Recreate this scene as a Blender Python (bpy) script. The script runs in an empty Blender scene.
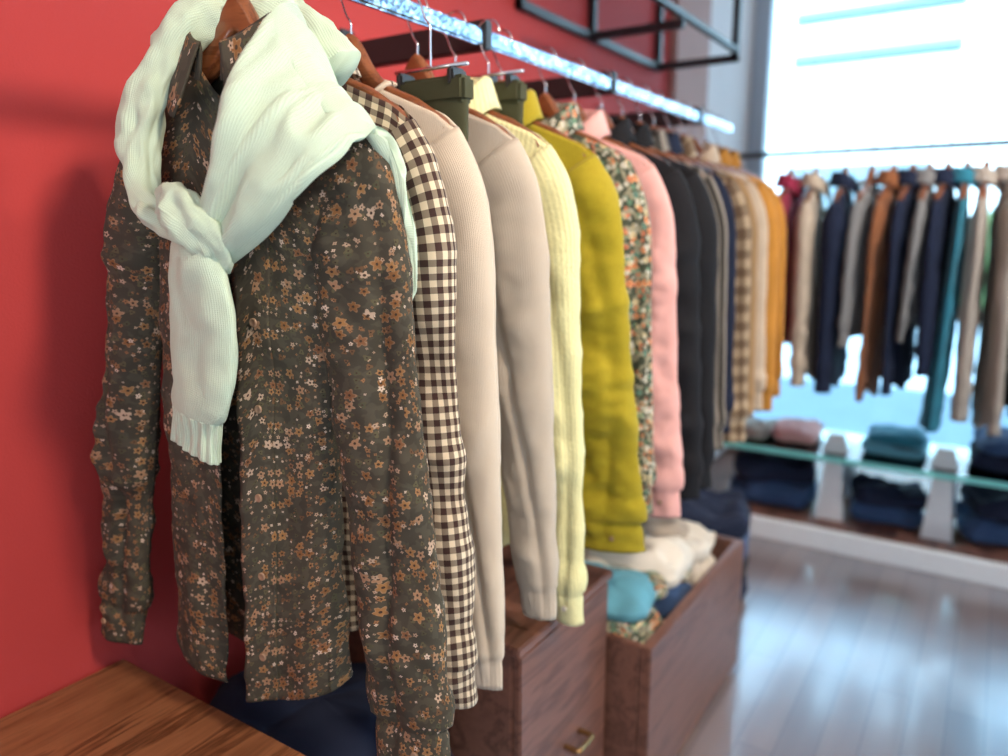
import bpy, bmesh, math, random
from mathutils import Vector, noise, Matrix
R=random.Random(7)
S=bpy.context.scene
S.view_settings.view_transform='Standard'
S.view_settings.look='None'

# ------------------------------------------------------------ node helpers
class M:
    def __init__(s,name,rough=.8,spec=.3,metal=0.):
        s.m=bpy.data.materials.new(name); s.m.use_nodes=True; s.t=s.m.node_tree
        s.b=s.t.nodes['Principled BSDF']; s.set(Roughness=rough); s.set(Metallic=metal)
        s.b.inputs['Specular IOR Level'].default_value=spec
    def set(s,**k):
        for a,v in k.items(): s.inp(s.b.inputs[a],v)
    def inp(s,sock,v):
        if isinstance(v,bpy.types.NodeSocket): s.t.links.new(v,sock)
        elif isinstance(v,(tuple,list)) and len(v)==3 and sock.type=='RGBA': sock.default_value=(*v,1)
        else: sock.default_value=v
    def n(s,ty,ins={},**pr):
        nd=s.t.nodes.new('ShaderNode'+ty)
        for a,v in pr.items(): setattr(nd,a,v)
        for a,v in ins.items(): s.inp(nd.inputs[a],v)
        return nd
    def math(s,op,a,b=0.,c=0.):
        return s.n('Math',{0:a,1:b,2:c},operation=op).outputs[0]
    def mix(s,f,a,b,bt='MIX'):
        nd=s.t.nodes.new('ShaderNodeMix'); nd.data_type='RGBA'; nd.blend_type=bt
        s.inp(nd.inputs[0],f); s.inp(nd.inputs[6],a); s.inp(nd.inputs[7],b)
        return nd.outputs[2]
    def col(s,c): s.inp(s.b.inputs['Base Color'],c)
    def uv(s): return s.n('TexCoord').outputs['UV']
    def obj(s): return s.n('TexCoord').outputs['Object']
    def noise(s,vec,sc,det=3,rough=.5): 
        return s.n('TexNoise',{'Vector':vec,'Scale':sc,'Detail':det,'Roughness':rough}).outputs[0]
    def bump(s,h,st=.3,d=.002):
        s.inp(s.b.inputs['Normal'],s.n('Bump',{'Height':h,'Strength':st,'Distance':d}).outputs[0])
    def ramp(s,f,stops,interp='LINEAR'):
        nd=s.t.nodes.new('ShaderNodeValToRGB'); s.inp(nd.inputs[0],f)
        cr=nd.color_ramp; cr.interpolation=interp
        while len(cr.elements)<len(stops): cr.elements.new(.5)
        for e,(p,c) in zip(cr.elements,stops): e.position=p; e.color=(*c,1)
        return nd.outputs[0]
def mul(c,k): return tuple(min(1,x*k) for x in c)

def cloth(name,c,kind='plain',c2=None,per=.02,rough=.85,bs=.4):
    m=M(name,rough,.2); uv=m.uv()
    m.b.inputs['Sheen Weight'].default_value=.10 if max(c)>.1 else .02
    xyz=m.n('SeparateXYZ',{0:uv}); u,v=xyz.outputs[0],xyz.outputs[1]
    var=m.noise(uv,14,4)
    def vary(col,lo=.88,hi=1.1):
        k=m.n('MapRange',{0:var,1:.3,2:.7,3:lo,4:hi}).outputs[0]
        vm=m.n('VectorMath',{0:col,3:k},operation='SCALE'); return vm.outputs[0]
    def sinw(x,p): return m.math('SINE',m.math('MULTIPLY',x,2*math.pi/p))
    if kind=='plain':
        rgb=m.n('RGB'); rgb.outputs[0].default_value=(*c,1)
        m.col(vary(rgb.outputs[0])); m.bump(m.noise(uv,900,2),.25,.0008)
    elif kind=='linen':
        mp=m.n('Mapping',{'Vector':uv,'Scale':(1400,60,1)}).outputs[0]
        mp2=m.n('Mapping',{'Vector':uv,'Scale':(60,1400,1)}).outputs[0]
        a=m.math('ADD',m.noise(mp,1,1),m.noise(mp2,1,1))
        m.col(m.mix(m.n('MapRange',{0:a,1:.6,2:1.4}).outputs[0],mul(c,.78),mul(c,1.15))); m.bump(a,.3,.0006)
    elif kind=='knit':
        cu=m.math('FRACT',m.math('DIVIDE',u,per*.25))
        tri=m.math('ABSOLUTE',m.math('SUBTRACT',cu,.5))
        vv=m.math('ADD',v,m.math('MULTIPLY',tri,per*.22))
        st=m.math('ABSOLUTE',sinw(vv,per*.38))
        h=m.math('ADD',m.math('MULTIPLY',m.math('SINE',m.math('MULTIPLY',cu,math.pi)),1.0),m.math('MULTIPLY',st,.55))
        k=m.noise(uv,700,2)
        m.col(m.mix(m.n('MapRange',{0:m.math('ADD',m.math('MULTIPLY',h,.35),m.math('MULTIPLY',k,.5)),1:.25,2:.75}).outputs[0],mul(c,.82),mul(c,1.06)))
        m.bump(h,bs,.0012)
    elif kind=='heather':
        k=m.noise(uv,1200,3,.7)
        m.col(m.mix(m.n('MapRange',{0:k,1:.35,2:.65}).outputs[0],c2 or mul(c,.7),mul(c,1.1)))
        m.bump(m.math('ADD',sinw(u,.0035),k),.25,.001)
    elif kind=='gingham':
        a=m.math('LESS_THAN',m.math('FRACT',m.math('DIVIDE',u,per)),.5)
        b=m.math('LESS_THAN',m.math('FRACT',m.math('DIVIDE',v,per)),.5)
        s_=m.math('MULTIPLY',m.math('ADD',a,b),.5)
        tex=m.noise(uv,1500,1)
        cc=m.ramp(s_,[(0,c),(.34,tuple(x*.30+y*.70 for x,y in zip(c,c2))),(.8,c2)],'CONSTANT')
        m.col(m.mix(m.math('MULTIPLY',tex,.2),cc,mul(c2,1.2))); m.bump(tex,.2,.0006)
    elif kind=='stripe':
        a=m.math('LESS_THAN',m.math('FRACT',m.math('DIVIDE',u,per)),.5)
        m.col(m.mix(a,c,c2)); m.bump(m.noise(uv,900,2),.2,.0006)
    elif kind=='seersucker':
        a=m.math('FRACT',m.math('DIVIDE',u,.008))
        st=m.math('LESS_THAN',a,.5)
        w=m.noise(m.n('Mapping',{'Vector':uv,'Scale':(190,130,1)}).outputs[0],1,2)
        m.col(m.mix(m.math('MULTIPLY',st,w),mul(c,1.05),mul(c,.72))); m.bump(w,.8,.0025)
    elif kind=='floral':
        def layer(sc,r,pet,presence,stops,off):
            v2=m.n('Mapping',{'Vector':uv,'Scale':(sc,sc,1),'Location':(off,off*1.7,0)}).outputs[0]
            vo=m.n('TexVoronoi',{'Vector':v2,'Scale':1.,'Randomness':.95},voronoi_dimensions='2D')
            d=m.n('VectorMath',{0:v2,1:vo.outputs['Position']},operation='SUBTRACT').outputs[0]
            dx=m.n('SeparateXYZ',{0:d}); dist=vo.outputs['Distance']
            cs=m.n('SeparateColor',{0:vo.outputs['Color']})
            ang=m.math('ADD',m.math('ARCTAN2',dx.outputs[1],dx.outputs[0]),m.math('MULTIPLY',cs.outputs[2],6.28))
            pr=m.math('MULTIPLY_ADD',m.math('COSINE',m.math('MULTIPLY',ang,float(pet))),.22*r,.78*r)
            pr=m.math('MULTIPLY',pr,m.math('MULTIPLY_ADD',cs.outputs[2],.6,.6))
            mk=m.math('LESS_THAN',dist,pr)
            mk=m.math('MULTIPLY',mk,m.math('LESS_THAN',cs.outputs[0],presence))
            cc=m.ramp(cs.outputs[1],stops,'CONSTANT')
            ctr=m.math('LESS_THAN',dist,r*.22)
            cc=m.mix(ctr,cc,(.05,.03,.02))
            rim=m.math('GREATER_THAN',dist,m.math('MULTIPLY',pr,.78))
            cc=m.mix(m.math('MULTIPLY',rim,.3),cc,mul(stops[-1][1],.8))
            return mk,cc
        res=m.mix(m.n('MapRange',{0:m.noise(uv,60,2),1:.52,2:.56}).outputs[0],c,c2)
        for args in FLOR[name]:
            mk,cc=layer(*args); res=m.mix(mk,res,cc)
        m.col(res); m.bump(m.noise(uv,1200,2),.2,.0006)
    return m.m
OR=[(0,(.22,.10,.035)),(.3,(.29,.145,.055)),(.55,(.32,.18,.10)),(.78,(.20,.09,.04)),(.93,(.48,.34,.24))]
OR2=[(0,(.42,.29,.20)),(.35,(.62,.48,.37)),(.55,(.26,.13,.06))]
FLOR={'dark_floral_cotton':[(150,.33,4,.26,OR2,3.3),(95,.42,3,.40,[(0,(.07,.068,.04)),(.5,(.10,.09,.05)),(.8,(.14,.075,.038))],8.1),(63,.45,5,.42,OR,1.1),(88,.33,5,.16,OR2,5.7)],
 'garden_floral_cotton':[(60,.5,5,.6,[(0,(.7,.25,.1)),(.35,(.75,.6,.35)),(.6,(.1,.25,.2)),(.8,(.75,.7,.6))],2.1),(90,.45,4,.5,[(0,(.75,.7,.6)),(.4,(.65,.18,.1)),(.7,(.15,.3,.2))],6.1)]}

MT={}
MT['floral']=cloth('dark_floral_cotton',(.056,.048,.034),'floral',(.072,.062,.044))
MT['gingham']=cloth('brown_gingham_cotton',(.80,.65,.46),'gingham',(.050,.024,.020),.0175)
MT['oat']=cloth('oatmeal_knit',(.62,.51,.40),'knit',per=.010)
MT['greige']=cloth('heather_beige_knit',(.54,.45,.36),'heather',(.37,.31,.25))
MT['lemon']=cloth('lemon_seersucker',(.76,.71,.38),'seersucker')
MT['mustard']=cloth('mustard_linen',(.36,.275,.016),'linen')
MT['garden']=cloth('garden_floral_cotton',(.06,.07,.05),'floral',(.3,.28,.2))
MT['pink']=cloth('pink_cotton',(.74,.39,.36),'plain')
MT['black']=cloth('black_cotton',(.010,.010,.013),'plain')
MT['navy']=cloth('navy_cotton',(.014,.02,.045),'plain')
MT['grey']=cloth('grey_wool',(.28,.26,.25),'heather',(.17,.17,.17))
MT['stripe']=cloth('striped_wool',(.05,.045,.04),'stripe',(.26,.23,.20),.035)
MT['check']=cloth('brown_check_wool',(.50,.37,.24),'gingham',(.10,.06,.035),.05)
MT['camel']=cloth('camel_knit',(.42,.26,.13),'knit')
MT['sand']=cloth('sand_cotton',(.55,.43,.32),'plain')
MT['orange']=cloth('ochre_cotton',(.44,.19,.03),'plain')
MT['rust']=cloth('rust_cotton',(.28,.10,.04),'plain')
MT['maroon']=cloth('maroon_cotton',(.34,.03,.07),'plain')
MT['teal']=cloth('teal_cotton',(.03,.20,.28),'plain')
MT['tweed']=cloth('beige_tweed',(.58,.50,.42),'heather',(.22,.18,.15))
MT['denim']=cloth('blue_denim',(.05,.10,.22),'heather',(.02,.04,.10))
MT['white']=cloth('cream_cotton',(.72,.66,.58),'plain')
MT['olive']=cloth('olive_twill',(.055,.055,.028),'plain')
MT['lightblue']=cloth('light_blue_cotton',(.12,.34,.44),'plain')
MT['mint']=cloth('mint_knit',(.56,.66,.50),'knit',per=.0125,bs=.5)

def woodmat(name,c1,c2,axis='y',rough=.35,sc=1.):
    m=M(name,rough,.5); o=m.obj()
    s={'y':(14,1.2,14),'x':(1.2,14,14),'z':(14,14,1.2)}[axis]
    v=m.n('Mapping',{'Vector':o,'Scale':tuple(q*sc for q in s)}).outputs[0]
    w=m.n('TexNoise',{'Vector':v,'Scale':1.,'Detail':6.,'Roughness':.6,'Distortion':1.2}).outputs[0]
    w2=m.noise(m.n('Mapping',{'Vector':o,'Scale':tuple(q*sc*9 for q in s)}).outputs[0],1,2)
    k=m.math('ADD',m.math('MULTIPLY',w,.8),m.math('MULTIPLY',w2,.2))
    m.col(m.ramp(k,[(.3,c1),(.5,tuple((a+b)/2 for a,b in zip(c1,c2))),(.56,mul(c1,.8)),(.7,c2)])); m.bump(k,.12,.001)
    return m.m
MT['walnut']=woodmat('walnut_wood',(.13,.045,.018),(.44,.19,.085),'y',.35)
MT['cabinet']=woodmat('reddish_brown_wood',(.12,.050,.036),(.26,.12,.085),'y',.4)
MT['hanger']=woodmat('hanger_wood',(.16,.045,.014),(.32,.11,.04),'x',.3,2)
def simple(name,c,rough=.5,metal=0.,spec=.4,bs=60,bst=.1):
    m=M(name,rough,spec,metal); o=m.obj(); k=m.noise(o,bs,3)
    m.col(m.mix(m.math('MULTIPLY',k,.25),c,mul(c,.7))); m.bump(k,bst,.001); return m.m
MT['blackmetal']=simple('black_powder_coated_steel',(.02,.018,.02),.45)
MT['steel']=simple('brushed_steel',(.75,.75,.78),.2,1.)
def chrome():
    m=M('mottled_sparkle_chrome',.22,.5,1.); o=m.obj()
    v=m.n('TexVoronoi',{'Vector':o,'Scale':100.},voronoi_dimensions='3D')
    k=m.n('SeparateColor',{0:v.outputs['Color']}).outputs[0]
    m.col(m.ramp(k,[(0,(.12,.17,.26)),(.7,(.32,.42,.54)),(1.,(.70,.80,.92))])); m.bump(v.outputs['Distance'],.35,.002); return m.m  # blue-white glints of the mottled chrome painted in as cell colours
MT['chrome']=chrome()
MT['whitepaint']=simple('white_paint',(.88,.9,.92),.35)
MT['greyframe']=simple('grey_window_frame',(.42,.46,.52),.4)
MT['button']=simple('shell_button',(.35,.22,.14),.25)
MT['ivbutton']=simple('ivory_button',(.7,.62,.52),.25)
MT['brass']=simple('bronze_handle',(.28,.16,.07),.35,1.)
def wallm(name,c,bs=260):
    m=M(name,.75,.25); o=m.obj(); k=m.noise(o,bs,4,.6); k2=m.noise(o,3,2)
    m.col(m.mix(m.n('MapRange',{0:k2,1:.3,2:.7}).outputs[0],c,mul(c,.92))); m.bump(k,.5,.002); return m.m
MT['red']=wallm('red_textured_wall',(.47,.048,.046))
MT['tan']=wallm('taupe_plaster',(.45,.24,.20))
MT['pale']=wallm('pale_plaster',(.72,.62,.60))
MT['ceil']=wallm('ceiling_paint',(.7,.68,.66))
def floorm():
    m=M('polished_wood_planks',.22,1.); o=m.obj()
    v=m.n('Mapping',{'Vector':o,'Rotation':(0,0,math.pi/2)}).outputs[0]
    br=m.n('TexBrick',{'Vector':v,'Color1':(.24,.165,.15,1),'Color2':(.33,.23,.20,1),'Mortar':(.10,.06,.05,1),'Scale':1.,'Mortar Size':.0015,'Brick Width':.9,'Row Height':.09})
    g=m.noise(m.n('Mapping',{'Vector':o,'Scale':(30,2,1)}).outputs[0],1,5)
    m.col(m.mix(m.math('MULTIPLY',g,.5),br.outputs[0],(.15,.10,.09)))
    m.set(Roughness=m.n('MapRange',{0:m.noise(o,9,4),3:.24,4:.40}).outputs[0])
    m.b.inputs['IOR'].default_value=2.4; m.b.inputs['Specular IOR Level'].default_value=.8; m.b.inputs['Specular Tint'].default_value=(.50,.80,1,1)  # blue tint puts the cool daylight sheen into the specular colour
    m.b.inputs['Coat Weight'].default_value=.5; m.b.inputs['Coat Roughness'].default_value=.15; m.b.inputs['Coat IOR'].default_value=1.8
    m.bump(m.math('ADD',m.math('MULTIPLY',br.outputs[1],-1.),m.math('MULTIPLY',g,.3)),.2,.0015)
    return m.m
MT['floor']=floorm()
MT['concrete']=wallm('blue_grey_paving',(.24,.40,.54),20)
def facade():
    m=M('white_panel_facade',.5,.4); o=m.obj()
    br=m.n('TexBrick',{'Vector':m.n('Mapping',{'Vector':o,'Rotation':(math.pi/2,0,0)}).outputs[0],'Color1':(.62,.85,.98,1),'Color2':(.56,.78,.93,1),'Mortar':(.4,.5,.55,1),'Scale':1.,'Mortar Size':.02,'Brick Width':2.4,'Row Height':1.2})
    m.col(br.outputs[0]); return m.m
MT['facade']=facade()
MT['bluegl']=simple('blue_tinted_glazing',(.14,.24,.31),.1)
def glassm(name,tint,fr=1.25):
    m=bpy.data.materials.new(name); m.use_nodes=True; t=m.node_tree; t.nodes.clear()
    o=t.nodes.new('ShaderNodeOutputMaterial'); mx=t.nodes.new('ShaderNodeMixShader')
    tr=t.nodes.new('ShaderNodeBsdfTransparent'); tr.inputs[0].default_value=(*tint,1)
    gl=t.nodes.new('ShaderNodeBsdfGlossy'); gl.inputs['Roughness'].default_value=.02
    f=t.nodes.new('ShaderNodeFresnel'); f.inputs[0].default_value=fr
    t.links.new(f.outputs[0],mx.inputs[0]); t.links.new(tr.outputs[0],mx.inputs[1]); t.links.new(gl.outputs[0],mx.inputs[2]); t.links.new(mx.outputs[0],o.inputs[0]); return m
MT['glass']=glassm('window_glass',(.93,.98,1))
MT['greenglass']=glassm('green_edge_glass',(.75,.95,.9),1.45)
MT['glassedge']=simple('glass_edge',(.30,.9,.82),.15)
MT['leaf']=simple('foliage',(.04,.10,.04),.7)

# ------------------------------------------------------------ mesh helpers
def empty(name,loc=(0,0,0),rot=(0,0,0)):
    e=bpy.data.objects.new(name,None); S.collection.objects.link(e); e.location=loc; e.rotation_euler=rot; e.empty_display_size=.05; return e
def addobj(name,verts,faces,mat,uvs=None,parent=None,smooth=True,solid=0,sub=0,offset=0.):
    me=bpy.data.meshes.new(name); me.from_pydata(verts,[],faces); me.update()
    if uvs:
        l=me.uv_layers.new(name='UVMap')
        for p in me.polygons:
            for li,vi in zip(p.loop_indices,p.vertices): l.data[li].uv=uvs[vi]
    if smooth:
        for p in me.polygons: p.use_smooth=True
    me.materials.append(MT[mat]); ob=bpy.data.objects.new(name,me); S.collection.objects.link(ob)
    if parent: ob.parent=parent
    if solid:
        md=ob.modifiers.new('s','SOLIDIFY'); md.thickness=solid; md.offset=offset
    if sub:
        md=ob.modifiers.new('ss','SUBSURF'); md.levels=sub; md.render_levels=sub
    return ob
def grid(rows):
    n=len(rows[0]); V=[p for r in rows for p in r]; F=[]
    for i in range(len(rows)-1):
        for j in range(n-1):
            a=i*n+j; F.append((a,a+1,a+n+1,a+n))
    return V,F
def cr(pts,t):
    n=len(pts)-1; x=min(max(t,0),1)*n; i=min(int(x),n-1); f=x-i
    g=lambda k: pts[min(max(k,0),n)]
    p0,p1,p2,p3=[Vector(g(k)) for k in (i-1,i,i+1,i+2)]
    return .5*((2*p1)+(p2-p0)*f+(2*p0-5*p1+4*p2-p3)*f*f+(3*p1-p0-3*p2+p3)*f**3)
def tube(name,pts,rad,mat,side=(1,0,0),ns=40,nr=32,wr=0.,wf=12,ribs=0,rib0=0.,ribamp=.0016,parent=None,solid=0,cap=False,seed=0,ex=1.):
    rows=[];uv=[];s=0;prev=None
    for i in range(ns+1):
        t=i/ns; c=cr(pts,t); r=cr([(a,b,0) for a,b in rad],t)
        T=(cr(pts,min(1,t+.01))-cr(pts,max(0,t-.01))).normalized()
        A=Vector(side); A=(A-T*A.dot(T)); A.normalize(); B=T.cross(A)
        if prev is not None: s+=(c-prev).length
        prev=c; row=[]
        for j in range(nr+1):
            a=2*math.pi*j/nr; ca,sa=math.cos(a),math.sin(a)
            ca2=math.copysign(abs(ca)**ex,ca); sa2=math.copysign(abs(sa)**ex,sa)
            p=c+A*ca2*r[0]+B*sa2*r[1]
            nrm=(A*ca+B*sa)
            d=0
            if wr: 
                q=c+A*ca*.05+B*sa*.05
                d+=wr*noise.noise(Vector((q.x*wf+seed,q.y*wf,q.z*wf*.8)))+wr*.4*noise.noise(Vector((q.x*wf*3+seed,q.y*wf*3,q.z*wf*3)))
            if ribs and t>=rib0: d+=ribamp*math.cos(a*ribs)
            row.append(tuple(p+nrm*d)); uv.append((a*.04,s))
        rows.append(row)
    V,F=grid(rows)
    if cap:
        n=nr+1; F.append(tuple(range(nr))[::-1]); F.append(tuple(range(ns*n,ns*n+nr)))
    return addobj(name,V,F,mat,uv,parent,solid=solid)
def box(name,lo,hi,mat,parent=None,bev=.004,seg=2,rot=None):
    bm=bmesh.new(); bmesh.ops.create_cube(bm,size=1)
    for v in bm.verts: v.co=Vector([lo[k]+(v.co[k]+.5)*(hi[k]-lo[k]) for k in range(3)])
    if bev: bmesh.ops.bevel(bm,geom=bm.edges[:],offset=min(bev,min(hi[k]-lo[k] for k in range(3))*.45),segments=seg,affect='EDGES')
    me=bpy.data.meshes.new(name); bm.to_mesh(me); bm.free(); me.materials.append(MT[mat])
    ob=bpy.data.objects.new(name,me); S.collection.objects.link(ob)
    if parent: ob.parent=parent
    return ob
def cyl(name,p0,p1,r,mat,parent=None,n=20):
    d=(Vector(p1)-Vector(p0)); side=(1,0,0) if abs(d.normalized().x)<.9 else (0,1,0)
    return tube(name,[p0,p1],[(r,r),(r,r)],mat,side,1,n,parent=parent,cap=True)

# ------------------------------------------------------------ garment
def ridge(v): return 1-2.6*abs(noise.noise(v))
def wrinkle(U,s,t,sd,A,B):
    return (A*(.25+.75*min(1,t*1.3))*noise.noise(Vector((U*9,s*1.4,sd)))
        +B*.7*ridge(Vector((U*9+s*5,s*7-U*3,sd+9)))*(.5+noise.noise(Vector((U*5,s*5,sd+31))))
        +B*.5*noise.noise(Vector((U*17-s*4,s*11+U*4,sd+9)))
        +B*.25*noise.noise(Vector((U*45,s*38,sd+17))))
def hanger(par,zr,w=.19,mat='hanger'):
    n=44;top=[];bot=[]
    for i in range(n+1):
        x=-w+2*w*i/n
        zc=.045*math.exp(-(x/.035)**2)-.36*abs(x)-.012-.25*max(0,abs(x)-.12)
        hh=.013+.012*math.exp(-(x/.06)**2); e=min(1,(w-abs(x))/.012+.25)
        top.append((x,zc+hh*e)); bot.append((x,zc-hh*e))
    rows=[]
    for k in range(9):
        a=math.pi*k/8; rows.append((-.012*math.cos(a),.6+.4*math.sin(a)))
    Vs=[];F=[]
    for y,sc in rows:
        for (x,zt),(x2,zb) in zip(top,bot):
            m=(zt+zb)/2; Vs.append((x,y,m+(zt-m)*sc))
        for (x,zt),(x2,zb) in zip(top[::-1],bot[::-1]):
            m=(zt+zb)/2; Vs.append((x,y,m+(zb-m)*sc))
    L=2*(n+1)
    for k in range(len(rows)-1):
        for j in range(L):
            a=k*L+j;b=k*L+(j+1)%L; F.append((a,b,b+L,a+L))
    F.append(tuple(range(L))[::-1]); F.append(tuple(range(8*L,9*L)))
    addobj('wood_hanger',Vs,F,mat,None,par)
    hook(par,.05,zr)
def hook(par,z0,zr):
    pts=[(0,0,z0),(0,0,(z0+zr-.04)/2),(0,0,zr-.045),(-.008,0,zr-.034)]
    for k in range(9):
        a=math.radians(225-k*28); pts.append((.024*math.cos(a),0,zr+.004+.024*math.sin(a)))
    tube('hook',pts,[(.0017,.0017)]*len(pts),'steel',(0,1,0),50,8,parent=par,cap=True)
def button(par,name,p,mat,r=.0057):
    V=[];F=[];m=16
    for rr,yo in [(r,0),(r,-.0022),(r*.8,-.003),(r*.6,-.0022),(.0,-.0022)]:
        for q in range(m):
            an=2*math.pi*q/m; V.append((p[0]+rr*math.cos(an),p[1]+yo,p[2]+rr*math.sin(an)))
    for k in range(4):
        for q in range(m): F.append((k*m+q,k*m+(q+1)%m,k*m+m+(q+1)%m,k*m+m+q))
    addobj(name,V,F,mat,None,par)

def garment(name,loc,mat,rot=0.,tilt=0.,w=.19,L=.80,dm=.038,style='shirt',gap=0.,sl=.68,r1=(.078,.028),r2=(.042,.018),
            sdx=(.02,.03),sdy=(0.,0.),wh=.16,A=.018,B=.006,seed=0,res=1.,zr=.118,cuff=True,btn='button',slope=.42,hangermat='hanger',solid=.0016,tail=.05,sway=(0,0),lk=1.):
    par=empty(name,loc,(0,tilt,rot))
    nc=int(120*res); nrw=int(90*res)
    g=gap
    a0=-math.pi/2+g; a1=1.5*math.pi-g
    nw=.068
    cols=[]
    U=0;pv=None
    for j in range(nc+1):
        a=a0+(a1-a0)*j/nc
        c,s=math.cos(a),math.sin(a)
        px=math.copysign(abs(c)**.85,c); py=math.copysign(abs(s)**.65,s)
        if pv: U+=math.hypot((px-pv[0])*wh,(py-pv[1])*dm)
        pv=(px,py); cols.append((a,c,s,px,py,U))
    rows=[];uv=[]
    for i in range(nrw+1):
        t=i/nrw; row=[]
        k=min(1,t/.22); k=k*k*(3-2*k)
        ww=w+(wh-w)*k; d=.016+(dm-.016)*math.sin(min(1,t/.2)*math.pi/2)
        for (a,c,s,px,py,U) in cols:
            x=ww*px; ax=abs(x)
            zt=-slope*ax-.35*max(0,ax-w+.03)
            f=max(0,-s)
            if abs(px*w)<nw: zt-=(.012+(.06 if style=='shirt' else .045)*(1 if s<0 else .05))*(1-(px*w/nw)**2)
            Lh=L-tail*(abs(px)**2.2) if style=='shirt' else L
            z=zt+(-Lh-zt)*t
            wr=wrinkle(U,t*L,t,seed,A,B)*min(1,t*6)
            yy=d*py+wr*(s if abs(s)>.3 else s+.2*math.copysign(1,s)); xx=x+wr*c*.7
            if gap:
                e=math.exp(-((a-a0)/.22)**2); e2=math.exp(-((a1-a)/.35)**2)
                kk=min(1,t/.10); op=max(0,1-t/.35)
                yy-=.012*e*kk; yy-=.004*e2*kk; xx-=.016*e*op; xx+=.018*e2*op
                yy+=.012*e2*math.exp(-((t-.45)/.2)**2)
            if style!='shirt' and t>.94:
                q=(t-.94)/.06; yy*=1-.12*math.sin(q*math.pi/2)
            row.append((xx+sway[0]*t,yy+sway[1]*t,z)); uv.append((U,t*L))
        rows.append(row)
    V,F=grid(rows)
    addobj('body',V,F,mat,uv,par,solid=solid)
    if style in('shirt','cardigan') and res>=.7:
        pl=[];puv=[]
        nq=10 if gap else 6
        for i in range(int(nrw*.08),nrw+1):
            rr=[]
            for q in range(nq):
                p=Vector(rows[i][q])
                rr.append((p.x-(.0 if gap else .012),p.y-.0025,p.z)); puv.append((q*.006,i/nrw*L))
            pl.append(rr)
        V,F=grid(pl); addobj('placket',V,F,mat,puv,par,solid=.0015)
        for b in range(7):
            i=int(nrw*(.10+.82*b/6)); p=rows[i][nq//2]
            button(par,'button',(p[0]-(0 if gap else .012),p[1]-.004,p[2]),btn)
    for si,sg in enumerate((-1,1)):
        ns=int(100*res); nr=int(56*res)
        kk_=lk if sg<0 else 1.; R1=(r1[0]*kk_,r1[1]); R2=(r2[0]*kk_,r2[1])
        zs=-slope*w-.008
        phi0=math.radians(52); cx=w-math.sin(phi0)*R1[0]; cz=zs-math.cos(phi0)*R1[0]
        x,z=cx,cz; rows=[];uv=[]; Ls=sl
        for i in range(ns+1):
            t=i/ns; s=t*Ls
            ph=phi0+(math.pi/2-phi0)*min(1,s/.14)**.8
            ph-=math.atan2(sdx[si],Ls)*min(1,s/.19)
            if i: x+=math.cos(ph)*Ls/ns; z-=math.sin(ph)*Ls/ns
            q=min(1,s/.35); rm=max(R2[0],R1[0]*.72); ra=R1[0]+(rm-R1[0])*q; ra=ra+(R2[0]-ra)*max(0,(s-.35)/(Ls-.35))
            rb=R1[1]+(R2[1]-R1[1])*t
            xo=(R1[0]-ra)*.85
            yo=sdy[si]*t*t
            cf=0
            if cuff and Ls-s<.062:
                ra*=.90; rb*=.94
                if Ls-s>.054: cf=-.002
            elif cuff and Ls-s<.12: cf=.004*math.sin((Ls-s-.062)/.058*math.pi)
            row=[]
            for j in range(nr+1):
                an=2*math.pi*j/nr; ca,sa=math.cos(an),math.sin(an)
                ca2=ca; sa2=math.copysign(abs(sa)**1.2,sa)
                Ua=an*(R1[0]+R1[1])*.5
                dd=wrinkle((1-ca)*.05*(1 if sa>0 else -1)+sg,s*1.1,.5,seed+sg*3+21,A*.9,B*1.5)*min(1,s/.05+.2)
                dd+=-.011*math.exp(-((ca-.15-.5*math.sin(s*5+seed))/.18)**2)*min(1,s/.15)*min(1,(Ls-s)/.1)
                dd+=.003*math.sin(s*75+5*ca*sg+seed)*math.exp(-((s-.33)/.06)**2)*max(0,-ca+.3)
                dd*=1-.65*ca**4
                dd+=cf
                if not cuff and Ls-s<.055: dd-=.004+ .001*math.cos(an*20)
                nx,nz=math.sin(ph),math.cos(ph)
                X=x+xo+nx*ca2*ra+nx*ca*dd; Z=z+nz*ca2*ra+nz*ca*dd; Y=sa2*rb+sa*dd+yo
                row.append((sg*X+sway[0]*t,Y+sway[1]*t,Z)); uv.append((Ua,s))
            rows.append(row)
        V,F=grid(rows)
        if sg<0: F=[f[::-1] for f in F]
        addobj('sleeve_left' if sg<0 else 'sleeve_right',V,F,mat,uv,par,solid=solid)
        if cuff and res>=.7:
            i=int(ns*(1-.03/Ls)); p=rows[i][int(nr*.80)]
            button(par,'cuff_button',(p[0],p[1]-.002,p[2]),btn,.0052)
    if style=='shirt':
        b0=.16+g*.6; n=int(70*res); rows=[]; uv=[]
        def zb(f): return -.052*f**1.6+.002
        for ri,(sc,dz) in enumerate([(1.04,-.004),(1.0,.014),(.97,.032),(1.0,.040),(1.06,.036),(1.14,.02),(1.24,.0),(1.33,-.014)]):
            row=[]
            for j in range(n+1):
                b=b0+(2*math.pi-2*b0)*j/n; th=-math.pi/2+b
                f=max(0,-math.sin(th)); e=math.exp(-(min(b-b0,2*math.pi-b0-b)/.42)**2)
                q=max(0,ri-4)/3
                X=.066*math.cos(th)*(sc+q*e*.25); Y=.044*math.sin(th)*(sc+q*.1)-.006*f
                row.append((X+math.copysign(q*e*.02,math.cos(th)),Y,zb(f)+dz-q*e*.034-.01*abs(math.cos(th)))); uv.append((b*.06,ri*.012))
            rows.append(row)
        V,F=grid(rows); addobj('collar',V,F,mat,uv,par,solid=.0025)
    else:
        pts=[]
        for j in range(33):
            th=2*math.pi*j/32; f=max(0,-math.sin(th))
            pts.append((.068*math.cos(th),.034*math.sin(th),-.048*f**1.5-.02*abs(math.cos(th))))
        tube('neck_rib',pts,[(.005,.011)]*33,mat,(0,0,1),96,12,parent=par)
    hanger(par,zr,w-.015,hangermat)
    return par

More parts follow.
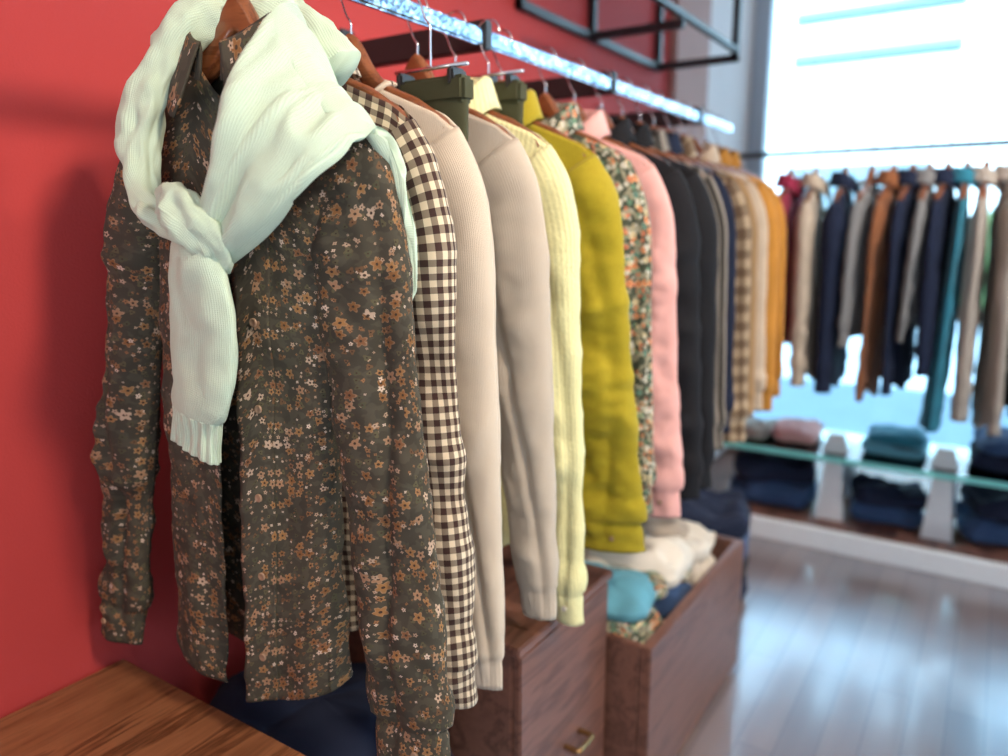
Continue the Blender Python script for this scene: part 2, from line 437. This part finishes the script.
RX=-.85
G=lambda n,y,m,**k: garment(n,(k.pop('x',RX),y,1.53),m,**k)
G('floral_shirt',.665,'floral',x=-.822,rot=.12,tilt=.05,gap=.14,w=.19,L=.885,wh=.148,sl=.775,r1=(.074,.027),r2=(.060,.016),sdx=(.095,.130),sdy=(-.01,-.03),A=.032,B=.013,seed=1,res=1.5,zr=.116,lk=.75,slope=.46,dm=.034)
G('gingham_shirt',.795,'gingham',w=.195,L=.84,sl=.77,r2=(.045,.020),sdx=(.02,.045),seed=2.3,B=.011,btn='ivbutton',res=1.2)
G('oatmeal_cardigan',.890,'oat',style='cardigan',w=.195,L=.78,sl=.80,r2=(.034,.022),sdx=(0,.035),seed=3.7,cuff=False,B=.006,btn='ivbutton',solid=.003)
G('beige_sweater',1.045,'greige',style='knit',w=.195,L=.76,sl=.75,r2=(.034,.022),r1=(.08,.034),sdx=(0,.04),seed=4.1,cuff=False,B=.008,solid=.003)
G('lemon_seersucker_shirt',1.150,'lemon',w=.195,L=.84,sl=.81,r1=(.075,.026),r2=(.036,.018),sdx=(0,.04),seed=5.5,btn='ivbutton',B=.009)
G('mustard_linen_shirt',1.30,'mustard',w=.205,L=.86,sl=.735,r1=(.085,.036),r2=(.082,.028),seed=6.2,dm=.045,B=.020,A=.024,sdx=(0,.06),sdy=(0,.06),res=1.2)
G('botanical_shirt',1.47,'garden',w=.195,L=.78,sl=.70,seed=7.2,sdx=(0,.04))
G('pink_shirt',1.60,'pink',w=.195,L=.80,sl=.745,seed=8.4,r1=(.085,.034),r2=(.055,.026),sdx=(0,.06),B=.014)
G('black_shirt',1.74,'black',w=.2,L=.84,sl=.74,seed=9.4,res=.7,dm=.055,sdx=(0,.05),r1=(.085,.045),r2=(.06,.04),B=.012)
G('charcoal_jacket',1.86,'black',w=.205,L=.82,sl=.74,seed=10.4,dm=.055,r1=(.09,.05),r2=(.05,.04),res=.7)
G('striped_jacket',1.975,'stripe',w=.2,L=.76,sl=.68,seed=11.4,res=.7)
G('dark_navy_shirt',2.07,'navy',w=.19,L=.80,sl=.66,seed=12.4,res=.7)
G('checked_shirt',2.18,'check',w=.2,L=.82,sl=.70,seed=13.4,r1=(.085,.045),r2=(.05,.035),res=.7)
G('camel_sweater',2.30,'camel',style='knit',w=.19,L=.74,sl=.66,seed=14.4,cuff=False,res=.7)
G('sand_shirt',2.40,'sand',w=.19,L=.76,sl=.66,seed=15.4,res=.7)
G('ochre_shirt',2.52,'orange',w=.195,L=.78,sl=.68,seed=16.4,r1=(.085,.045),r2=(.05,.035),res=.7)
G('ochre_shirt',2.63,'orange',w=.19,L=.74,sl=.66,seed=17.4,res=.7)

def trousers(x,y,mat,z=1.56,w=.085,L=.72):
    p=empty('folded_trousers',(x,y,z)); rows=[];uv=[]
    for i in range(41):
        t=i/40; row=[]
        for j in range(49):
            a=2*math.pi*j/48; c,s=math.cos(a),math.sin(a)
            xx=(w-.01*t)*math.copysign(abs(c)**.6,c); yy=.014*math.copysign(abs(s)**.8,s)+.006*noise.noise(Vector((xx*14,t*4,y)))
            row.append((xx,yy,-L*t)); uv.append((a*w*.6,t*L))
        rows.append(row)
    V,F=grid(rows); F.append(tuple(range(48))[::-1]); addobj('trouser_legs',V,F,mat,uv,p)
    box('waistband',(-w-.002,-.017,-.035),(w+.002,.017,.004),mat,p,.006)
    for sx in (-1,1): box('clip',(sx*w*.7-.006,-.020,-.012),(sx*w*.7+.006,.020,.016),'blackmetal',p,.004)
    cyl('clip_bar',(-w,0,.020),(w,0,.020),.003,'steel',p)
    hook(p,.020,1.648-z)
trousers(-.762,.968,'olive',1.522,.07); trousers(-.83,1.225,'olive',1.56,.075)

# ------------------------------------------------------------ sweater draped over shoulders
sw=empty('mint_sweater')
colsP=[
 [(-.785,.568,1.305),(-.752,.568,1.37),(-.728,.574,1.44),(-.722,.600,1.500),(-.728,.655,1.560),(-.745,.700,1.53),(-.77,.725,1.42),(-.79,.73,1.31)],
 [(-.780,.556,1.285),(-.735,.552,1.352),(-.706,.560,1.422),(-.700,.598,1.478),(-.706,.655,1.515),(-.715,.700,1.475),(-.73,.725,1.37),(-.74,.73,1.25)],
 [(-.775,.562,1.270),(-.716,.568,1.328),(-.676,.576,1.388),(-.665,.605,1.432),(-.668,.658,1.464),(-.670,.70,1.42),(-.67,.72,1.32),(-.68,.72,1.20)],
 [(-.775,.570,1.260),(-.702,.566,1.308),(-.652,.575,1.356),(-.632,.608,1.398),(-.630,.664,1.430),(-.622,.700,1.375),(-.610,.71,1.29),(-.612,.705,1.2)],
 [(-.780,.582,1.255),(-.702,.594,1.296),(-.650,.602,1.336),(-.622,.626,1.372),(-.611,.672,1.408),(-.597,.690,1.37),(-.588,.698,1.30),(-.597,.705,1.20)]]
rows=[];uv=[];NP,NQ=90,120
for i in range(NQ+1):
    q=i/NQ; ctrl=[cr(c,q) for c in colsP]; row=[]
    for j in range(NP+1):
        s_=j/NP; p=cr(ctrl,s_)
        conv=max(0,1-q*2.2)
        d=.012*math.sin(s_*12+1.0*math.sin(q*5)+2.2*noise.noise(Vector((s_*2.5,q*4,7.7))))*(.3+.7*conv)*(1-.5*abs(2*s_-1))
        d+=.013*noise.noise(Vector((s_*4+q*2,q*3.0,3.1)))+.006*ridge(Vector((s_*6-q*4,q*5+s_*2,1.7)))
        d*=min(1,q*5+.25)
        d+=.0035*math.exp(-((s_-.42-.5*(q-.3))/.018)**2)*(1 if .08<q<.7 else 0)
        if s_>.93: d+=.003
        p=p+Vector((.15,-.8 if q<.5 else .8,.5))*d
        row.append(tuple(p)); uv.append((s_*.24,q*.55))
    rows.append(row)
V,F=grid(rows); addobj('draped_body',V,F,'mint',uv,sw,solid=.011,sub=1)
tube('draped_sleeve',[(-.73,.725,1.49),(-.78,.725,1.545),(-.845,.705,1.570),(-.888,.648,1.548),(-.916,.605,1.48),(-.928,.588,1.405),(-.918,.580,1.352),(-.885,.572,1.322),(-.82,.572,1.30)],
  [(.02,.04),(.02,.042),(.022,.038),(.024,.032),(.018,.029),(.018,.026),(.018,.024),(.018,.022),(.015,.02)],'mint',(0,-.8,.6),120,60,wr=.016,wf=13,parent=sw,cap=True)
tube('knot',[(-.846,.578,1.312),(-.834,.552,1.328),(-.806,.542,1.325),(-.774,.546,1.303),(-.765,.570,1.274),(-.80,.59,1.27)],
  [(.016,.015),(.013,.022),(.013,.029),(.013,.029),(.013,.024),(.012,.02)],'mint',(0,-1,.1),60,40,wr=.010,wf=22,parent=sw,cap=True,seed=4)
tube('hanging_sleeve',[(-.806,.572,1.315),(-.802,.562,1.275),(-.806,.567,1.23),(-.812,.570,1.17),(-.820,.571,1.11),(-.831,.572,1.082),(-.836,.572,1.06),(-.846,.573,1.022)],
  [(.026,.016),(.040,.015),(.053,.013),(.056,.012),(.050,.012),(.042,.012),(.038,.011),(.041,.010)],'mint',(1,0,0),110,168,wr=.009,wf=11,ribs=14,rib0=.79,parent=sw,solid=.003,seed=8)

# ------------------------------------------------------------ rail & supports
rl=empty('clothes_rail')
box('rail_bar',(RX-.007,.45,1.634),(RX+.007,2.78,1.664),'chrome',rl,.004,3)
for y in (1.24,1.79,2.44):
    box('support_arm',(-1.2,y-.012,1.628),(RX+.012,y+.012,1.680),'blackmetal',rl,.003)
    box('wall_plate',(-1.2,y-.02,1.60),(-1.192,y+.02,1.71),'blackmetal',rl,.002)
fr=empty('steel_wall_shelf')
for (a,b) in [((-1.2,1.9,1.90),(-1.18,2.93,1.925)),((-.9,1.9,1.93),(-.88,2.93,1.95)),((-1.2,2.90,1.90),(-.88,2.925,1.925)),((-1.2,2.34,1.90),(-.88,2.365,1.925)),
   ((-1.2,2.90,1.9),(-1.175,2.925,2.6)),((-.905,2.90,1.9),(-.88,2.925,2.6)),((-1.2,2.34,1.9),(-1.175,2.365,2.6)),((-1.2,1.9,1.9),(-1.175,1.925,2.6)),((-1.2,1.9,2.58),(-1.175,2.93,2.6)),((-1.2,2.9,2.58),(-.88,2.925,2.6))]:
    box('steel_bar',a,b,'blackmetal',fr,.002)
wr=empty('window_clothes_rail')
cyl('rail_bar',(-1.18,3.32,1.605),(1.3,3.32,1.605),.011,'blackmetal',wr)
for x in (1.25,): cyl('rail_drop',(x,3.32,1.605),(x,3.32,2.9),.008,'blackmetal',wr)
box('wall_bracket',(-1.2,3.29,1.58),(-1.17,3.35,1.63),'blackmetal',wr,.003)
wl=[(-.76,'maroon_shirt','maroon',.66,.03),(-.665,'tan_shirt','sand',.80,.04),(-.555,'navy_jacket','navy',.82,.05),(-.46,'pale_grey_sweater','grey',.60,.035),
 (-.385,'rust_shirt','rust',.84,.03),(-.32,'navy_shirt','navy',.80,.03),(-.265,'slate_shirt','grey',.56,.025),(-.205,'navy_jacket','navy',.70,.035),(-.145,'teal_shirt','teal',.94,.03),
 (-.085,'tweed_coat','tweed',.88,.03),(-.01,'tweed_coat','tweed',.92,.04),(.07,'dark_jacket','black',.84,.04),(.15,'cream_shirt','white',.78,.03),(.24,'navy_shirt','navy',.78,.03),(.33,'tan_knit','camel',.70,.03),(.42,'slate_shirt','grey',.7,.03),(.51,'rust_shirt','rust',.72,.03),(.6,'navy_jacket','navy',.8,.04)]
for i,(x,n,m,L,dm) in enumerate(wl):
    garment(n,(x,3.32,1.49),m,rot=math.pi/2+R.uniform(-.12,.12),w=.18,L=L,sl=L*.84,style='shirt' if 'sweater' not in n and 'knit' not in n else 'knit',dm=dm*.75,wh=.15,r1=(.075,dm*.7),r2=(.042,dm*.5),seed=30+i*2.3,res=.45,zr=.115,B=.008,A=.03,sway=(0,R.uniform(-.025,.025)))

# ------------------------------------------------------------ furniture
tb=empty('walnut_display_table')
box('top',(-1.195,-.7,.54),(-.64,.642,.58),'walnut',tb,.004)
box('side_panel',(-1.19,.60,.0),(-.66,.63,.54),'cabinet',tb,.003); box('side_panel',(-1.19,-.69,.0),(-.66,-.66,.54),'cabinet',tb,.003)
box('front_panel',(-.68,-.66,.04),(-.66,.60,.54),'cabinet',tb,.003)
cb=empty('wood_cabinet')
box('carcass',(-1.19,1.04,.0),(-.66,1.41,.56),'cabinet',cb,.003)
box('top',(-1.195,1.03,.56),(-.638,1.415,.58),'cabinet',cb,.003)
box('door',(-.66,1.045,.03),(-.643,1.405,.555),'cabinet',cb,.003)
tube('handle',[(-.643,1.22,.27),(-.615,1.22,.27),(-.612,1.235,.27),(-.612,1.265,.27),(-.615,1.28,.27),(-.643,1.28,.27)],[(.006,.006)]*6,'brass',(0,0,1),30,12,parent=cb,cap=True)
cr_=empty('wood_storage_crate')
CY=2.14
box('front_board',(-.575,1.43,.02),(-.55,CY,.41),'cabinet',cr_,.003)
box('back_board',(-1.19,1.43,.02),(-1.17,CY,.41),'cabinet',cr_,.003)
box('end_board',(-1.17,1.43,.02),(-.575,1.45,.41),'cabinet',cr_,.003); box('end_board',(-1.17,CY-.02,.02),(-.575,CY,.41),'cabinet',cr_,.003)
box('bottom_board',(-1.17,1.45,.02),(-.575,CY-.02,.05),'cabinet',cr_,.003)
box('base',(-1.15,1.47,0),(-.59,CY-.04,.02),'blackmetal',cr_,.002)

def folded(name,c,size,mat,seed,rot=0.,par=None,rum=1.):
    n=26;rows=[];uv=[]
    for i in range(n+1):
        th=-math.pi/2+math.pi*i/n; row=[]
        for j in range(57):
            a=2*math.pi*j/56; e=.4
            cp=lambda q: math.copysign(abs(q)**e,q)
            x=size[0]/2*cp(math.cos(th))*cp(math.cos(a)); y=size[1]/2*cp(math.cos(th))*cp(math.sin(a)); z=size[2]/2*math.copysign(abs(math.sin(th))**.6,math.sin(th))
            d=noise.noise(Vector((x*9+seed,y*9,z*9)))*.3*size[2]*rum+ridge(Vector((x*16+seed,y*16,z*30)))*.10*size[2]*rum
            d+=.06*size[2]*math.cos(z/size[2]*12)
            z2=max(z+d*(1 if z>0 else .2),-size[2]/2); x2=x*(1+d*.6/size[0]); y2=y*(1+.8*noise.noise(Vector((math.cos(a),math.sin(a),seed)))*.15*rum)
            ca,sa=math.cos(rot),math.sin(rot)
            row.append((c[0]+x2*ca-y2*sa,c[1]+x2*sa+y2*ca,c[2]+size[2]/2+z2)); uv.append((a*.06,th*.05))
        rows.append(row)
    V,F=grid(rows); return addobj(name,V,F,mat,uv,par)
def pile(name,items,rum=1.):
    e=empty(name)
    for k,(c,s,m,r) in enumerate(items): folded('folded_cloth',c,s,m,k*3.3+c[1]*7,r,e,rum)
    return e
it=[]
cm=['denim','lightblue','garden','white','navy','garden','white','tweed','denim','pink','white','black']
for k in range(6):
    y=1.575+(k//2)*.215; x=-1.01 if k%2==0 else -.735
    for l in range(4+(k%3==0)):
        it.append(((x,y,.055+l*.085),(.26,.19,.085),cm[(k*5+l*3)%12],R.uniform(-.1,.1)))
it+=[((-.75,2.0,.385),(.28,.20,.06),'white',.15),((-.80,1.98,.43),(.24,.18,.05),'tweed',.5),((-.73,1.83,.385),(.24,.14,.05),'garden',.3),((-.78,1.77,.38),(.2,.14,.06),'white',.6),((-.74,1.60,.395),(.24,.2,.05),'lightblue',.2),((-.70,1.68,.40),(.16,.12,.04),'garden',.5)]
pile('folded_clothes_in_crate',it,1.5)
pile('folded_jeans',[((-.92,.83,.0+.07*l),(.42,.3,.07),['navy','denim','black','grey','navy','black','navy'][l],.1*l) for l in range(7)])
pile('stacked_denim',[((-.85,2.5,.09*l),(.42,.34,.09),['navy','black','denim','navy'][l],.1*l) for l in range(4)],1.5)

pf=empty('window_platform')
box('deck',(-1.2,3.23,.0),(3.2,4.2,.09),'cabinet',pf,.004)
box('edge_strip',(-1.2,3.19,.0),(3.2,3.23,.085),'whitepaint',pf,.004)
gt=empty('glass_display_table')
box('glass_top',(-1.05,3.27,.365),(2.6,3.75,.377),'greenglass',gt,.001)
box('glass_edge',(-1.05,3.262,.360),(2.6,3.27,.382),'glassedge',gt,.001)
def trap(name,x,y,z0,z1,w0,w1,par):
    V=[(x-w0,y-.015,z0),(x+w0,y-.015,z0),(x+w0,y+.015,z0),(x-w0,y+.015,z0),(x-w1,y-.015,z1),(x+w1,y-.015,z1),(x+w1,y+.015,z1),(x-w1,y+.015,z1)]
    addobj(name,V,[(0,3,2,1),(4,5,6,7),(0,1,5,4),(1,2,6,5),(2,3,7,6),(3,0,4,7)],'whitepaint',None,par,smooth=False)
for x in (-.51,-.11,.35,.85,1.4,2.0):
    trap('leg',x,3.34,.09,.36,.055,.032,gt); trap('leg',x,3.68,.09,.36,.055,.032,gt)
    trap('label_stand',x,3.36,.377,.46,.05,.03,gt)
pile('folded_clothes_on_glass',[((-.70,3.52,.378),(.2,.28,.06),'pink',.1),((-.30,3.52,.378),(.24,.28,.05),'lightblue',0),((-.30,3.52,.428),(.22,.26,.04),'teal',.05),((.13,3.52,.378),(.32,.3,.07),'navy',0),((.13,3.52,.448),(.30,.3,.06),'denim',.1),((.6,3.5,.378),(.3,.3,.1),'sand',0),((-.9,3.5,.378),(.2,.3,.05),'tweed',0)],1.6)
pile('folded_jeans_on_platform',[((-.78,3.48,.09),(.36,.3,.10),'denim',.1),((-.78,3.48,.19),(.34,.28,.09),'navy',.3),((-.31,3.50,.09),(.28,.28,.07),'denim',.1),((-.31,3.5,.16),(.28,.26,.07),'navy',.2),((.12,3.5,.09),(.34,.3,.10),'denim',.1),((.12,3.5,.19),(.3,.3,.08),'navy',.3),((.6,3.45,.09),(.3,.3,.1),'navy',.1)],1.6)

# ------------------------------------------------------------ room
def slab(name,lo,hi,mat): return box(name,lo,hi,mat,None,0)
slab('floor',(-1.4,-4,-.1),(5,4.4,0),'floor')
slab('ceiling',(-1.4,-4,2.9),(3.9,4.5,3.0),'ceil')
slab('wall_left',(-1.4,-4,0),(-1.2,3.06,2.9),'red')
slab('wall_left_column',(-1.4,3.06,0),(-1.17,3.45,2.9),'tan')
slab('wall_left_end',(-1.4,3.45,0),(-1.2,4.4,2.9),'pale')
wn=empty('window_1')
WY=4.22
box('jamb',(-1.2,WY,0),(-1.12,WY+.1,2.9),'greyframe',wn,.004)
box('head_frame',(-1.12,WY,2.82),(5,WY+.1,2.9),'greyframe',wn,.004)
box('sill_frame',(-1.12,WY,0),(5,WY+.1,.09),'greyframe',wn,.004)
for x in (1.4,3.6): box('mullion',(x,WY+.01,.09),(x+.06,WY+.09,2.82),'greyframe',wn,.004)
box('glass_pane',(-1.12,WY+.045,.09),(5,WY+.053,2.82),'glass',wn,0)
# outside
slab('pavement',(-30,4.5,-.15),(40,30,-.02),'concrete')
bd=empty('street_building')
box('facade',(-30,17,-.02),(40,17.5,22),'facade',bd,0)
for k in range(14):
    box('glazing_band',(-20+k*4,16.93,1.2),(-17.4+k*4,17.02,2.6),'bluegl',bd,.02)
    for z in (4.6,5.4,7.4,8.2): box('louvre',(-20+k*4,16.9,z),(-17.0+k*4,17.0,z+.18),'bluegl',bd,.02)
hd=empty('street_hedge')
for k in range(26):
    x=-9+k*.9
    folded('shrub',(x,13.5+R.uniform(-.3,.3),-.02),(1.0,.9,R.uniform(.8,1.4)),'leaf',k*1.7,R.uniform(0,3),hd)

# ------------------------------------------------------------ lights
w=bpy.data.worlds.new('sky'); S.world=w; w.use_nodes=True; bg=w.node_tree.nodes['Background']
bg.inputs[0].default_value=(.74,.86,1,1); bg.inputs[1].default_value=.92
su=bpy.data.lights.new('sun','SUN'); su.energy=26; su.angle=.01; so=bpy.data.objects.new('sun',su); S.collection.objects.link(so)
so.rotation_euler=Vector((-.05,.66,-.75)).to_track_quat('-Z','Y').to_euler()
def spot(loc,tgt,pw,size=70,col=(1,.84,.66),rad=.06):
    p=empty('unseen_spotlight',loc)
    d=(Vector(tgt)-Vector(loc)).normalized()
    cyl('stem',(0,0,.0),(0,0,2.9-loc[2]),.008,'blackmetal',p)
    cyl('head',tuple(-d*.14),tuple(-d*.01),.045,'blackmetal',p)
    l=bpy.data.lights.new('lamp','SPOT'); l.energy=pw; l.spot_size=math.radians(size); l.spot_blend=.6; l.color=col; l.shadow_soft_size=rad
    o=bpy.data.objects.new('lamp',l); S.collection.objects.link(o); o.parent=p; o.location=d*.02; o.rotation_euler=d.to_track_quat('-Z','Y').to_euler()
spot((1.05,.45,2.6),(-.80,.85,.8),185,rad=.16)
spot((.85,1.7,2.6),(-.8,1.7,.9),120)
spot((.7,2.4,2.7),(-.3,3.2,.8),150,60,(1,.93,.85))  # added fill lamp, unseen; brightens label stands, edge strip and column
spot((-.35,-.9,2.7),(-1.1,.2,1.3),26,90,rad=.30)

# ------------------------------------------------------------ camera
c=bpy.data.cameras.new('cam'); c.lens=760/1008*36; c.sensor_width=36; c.clip_start=.02
co=bpy.data.objects.new('camera',c); S.collection.objects.link(co); co.location=(0,0,1.3)
co.rotation_euler=(math.radians(90-11),0,math.radians(33)); S.camera=co
c.dof.use_dof=True; c.dof.focus_distance=.96; c.dof.aperture_fstop=1.9
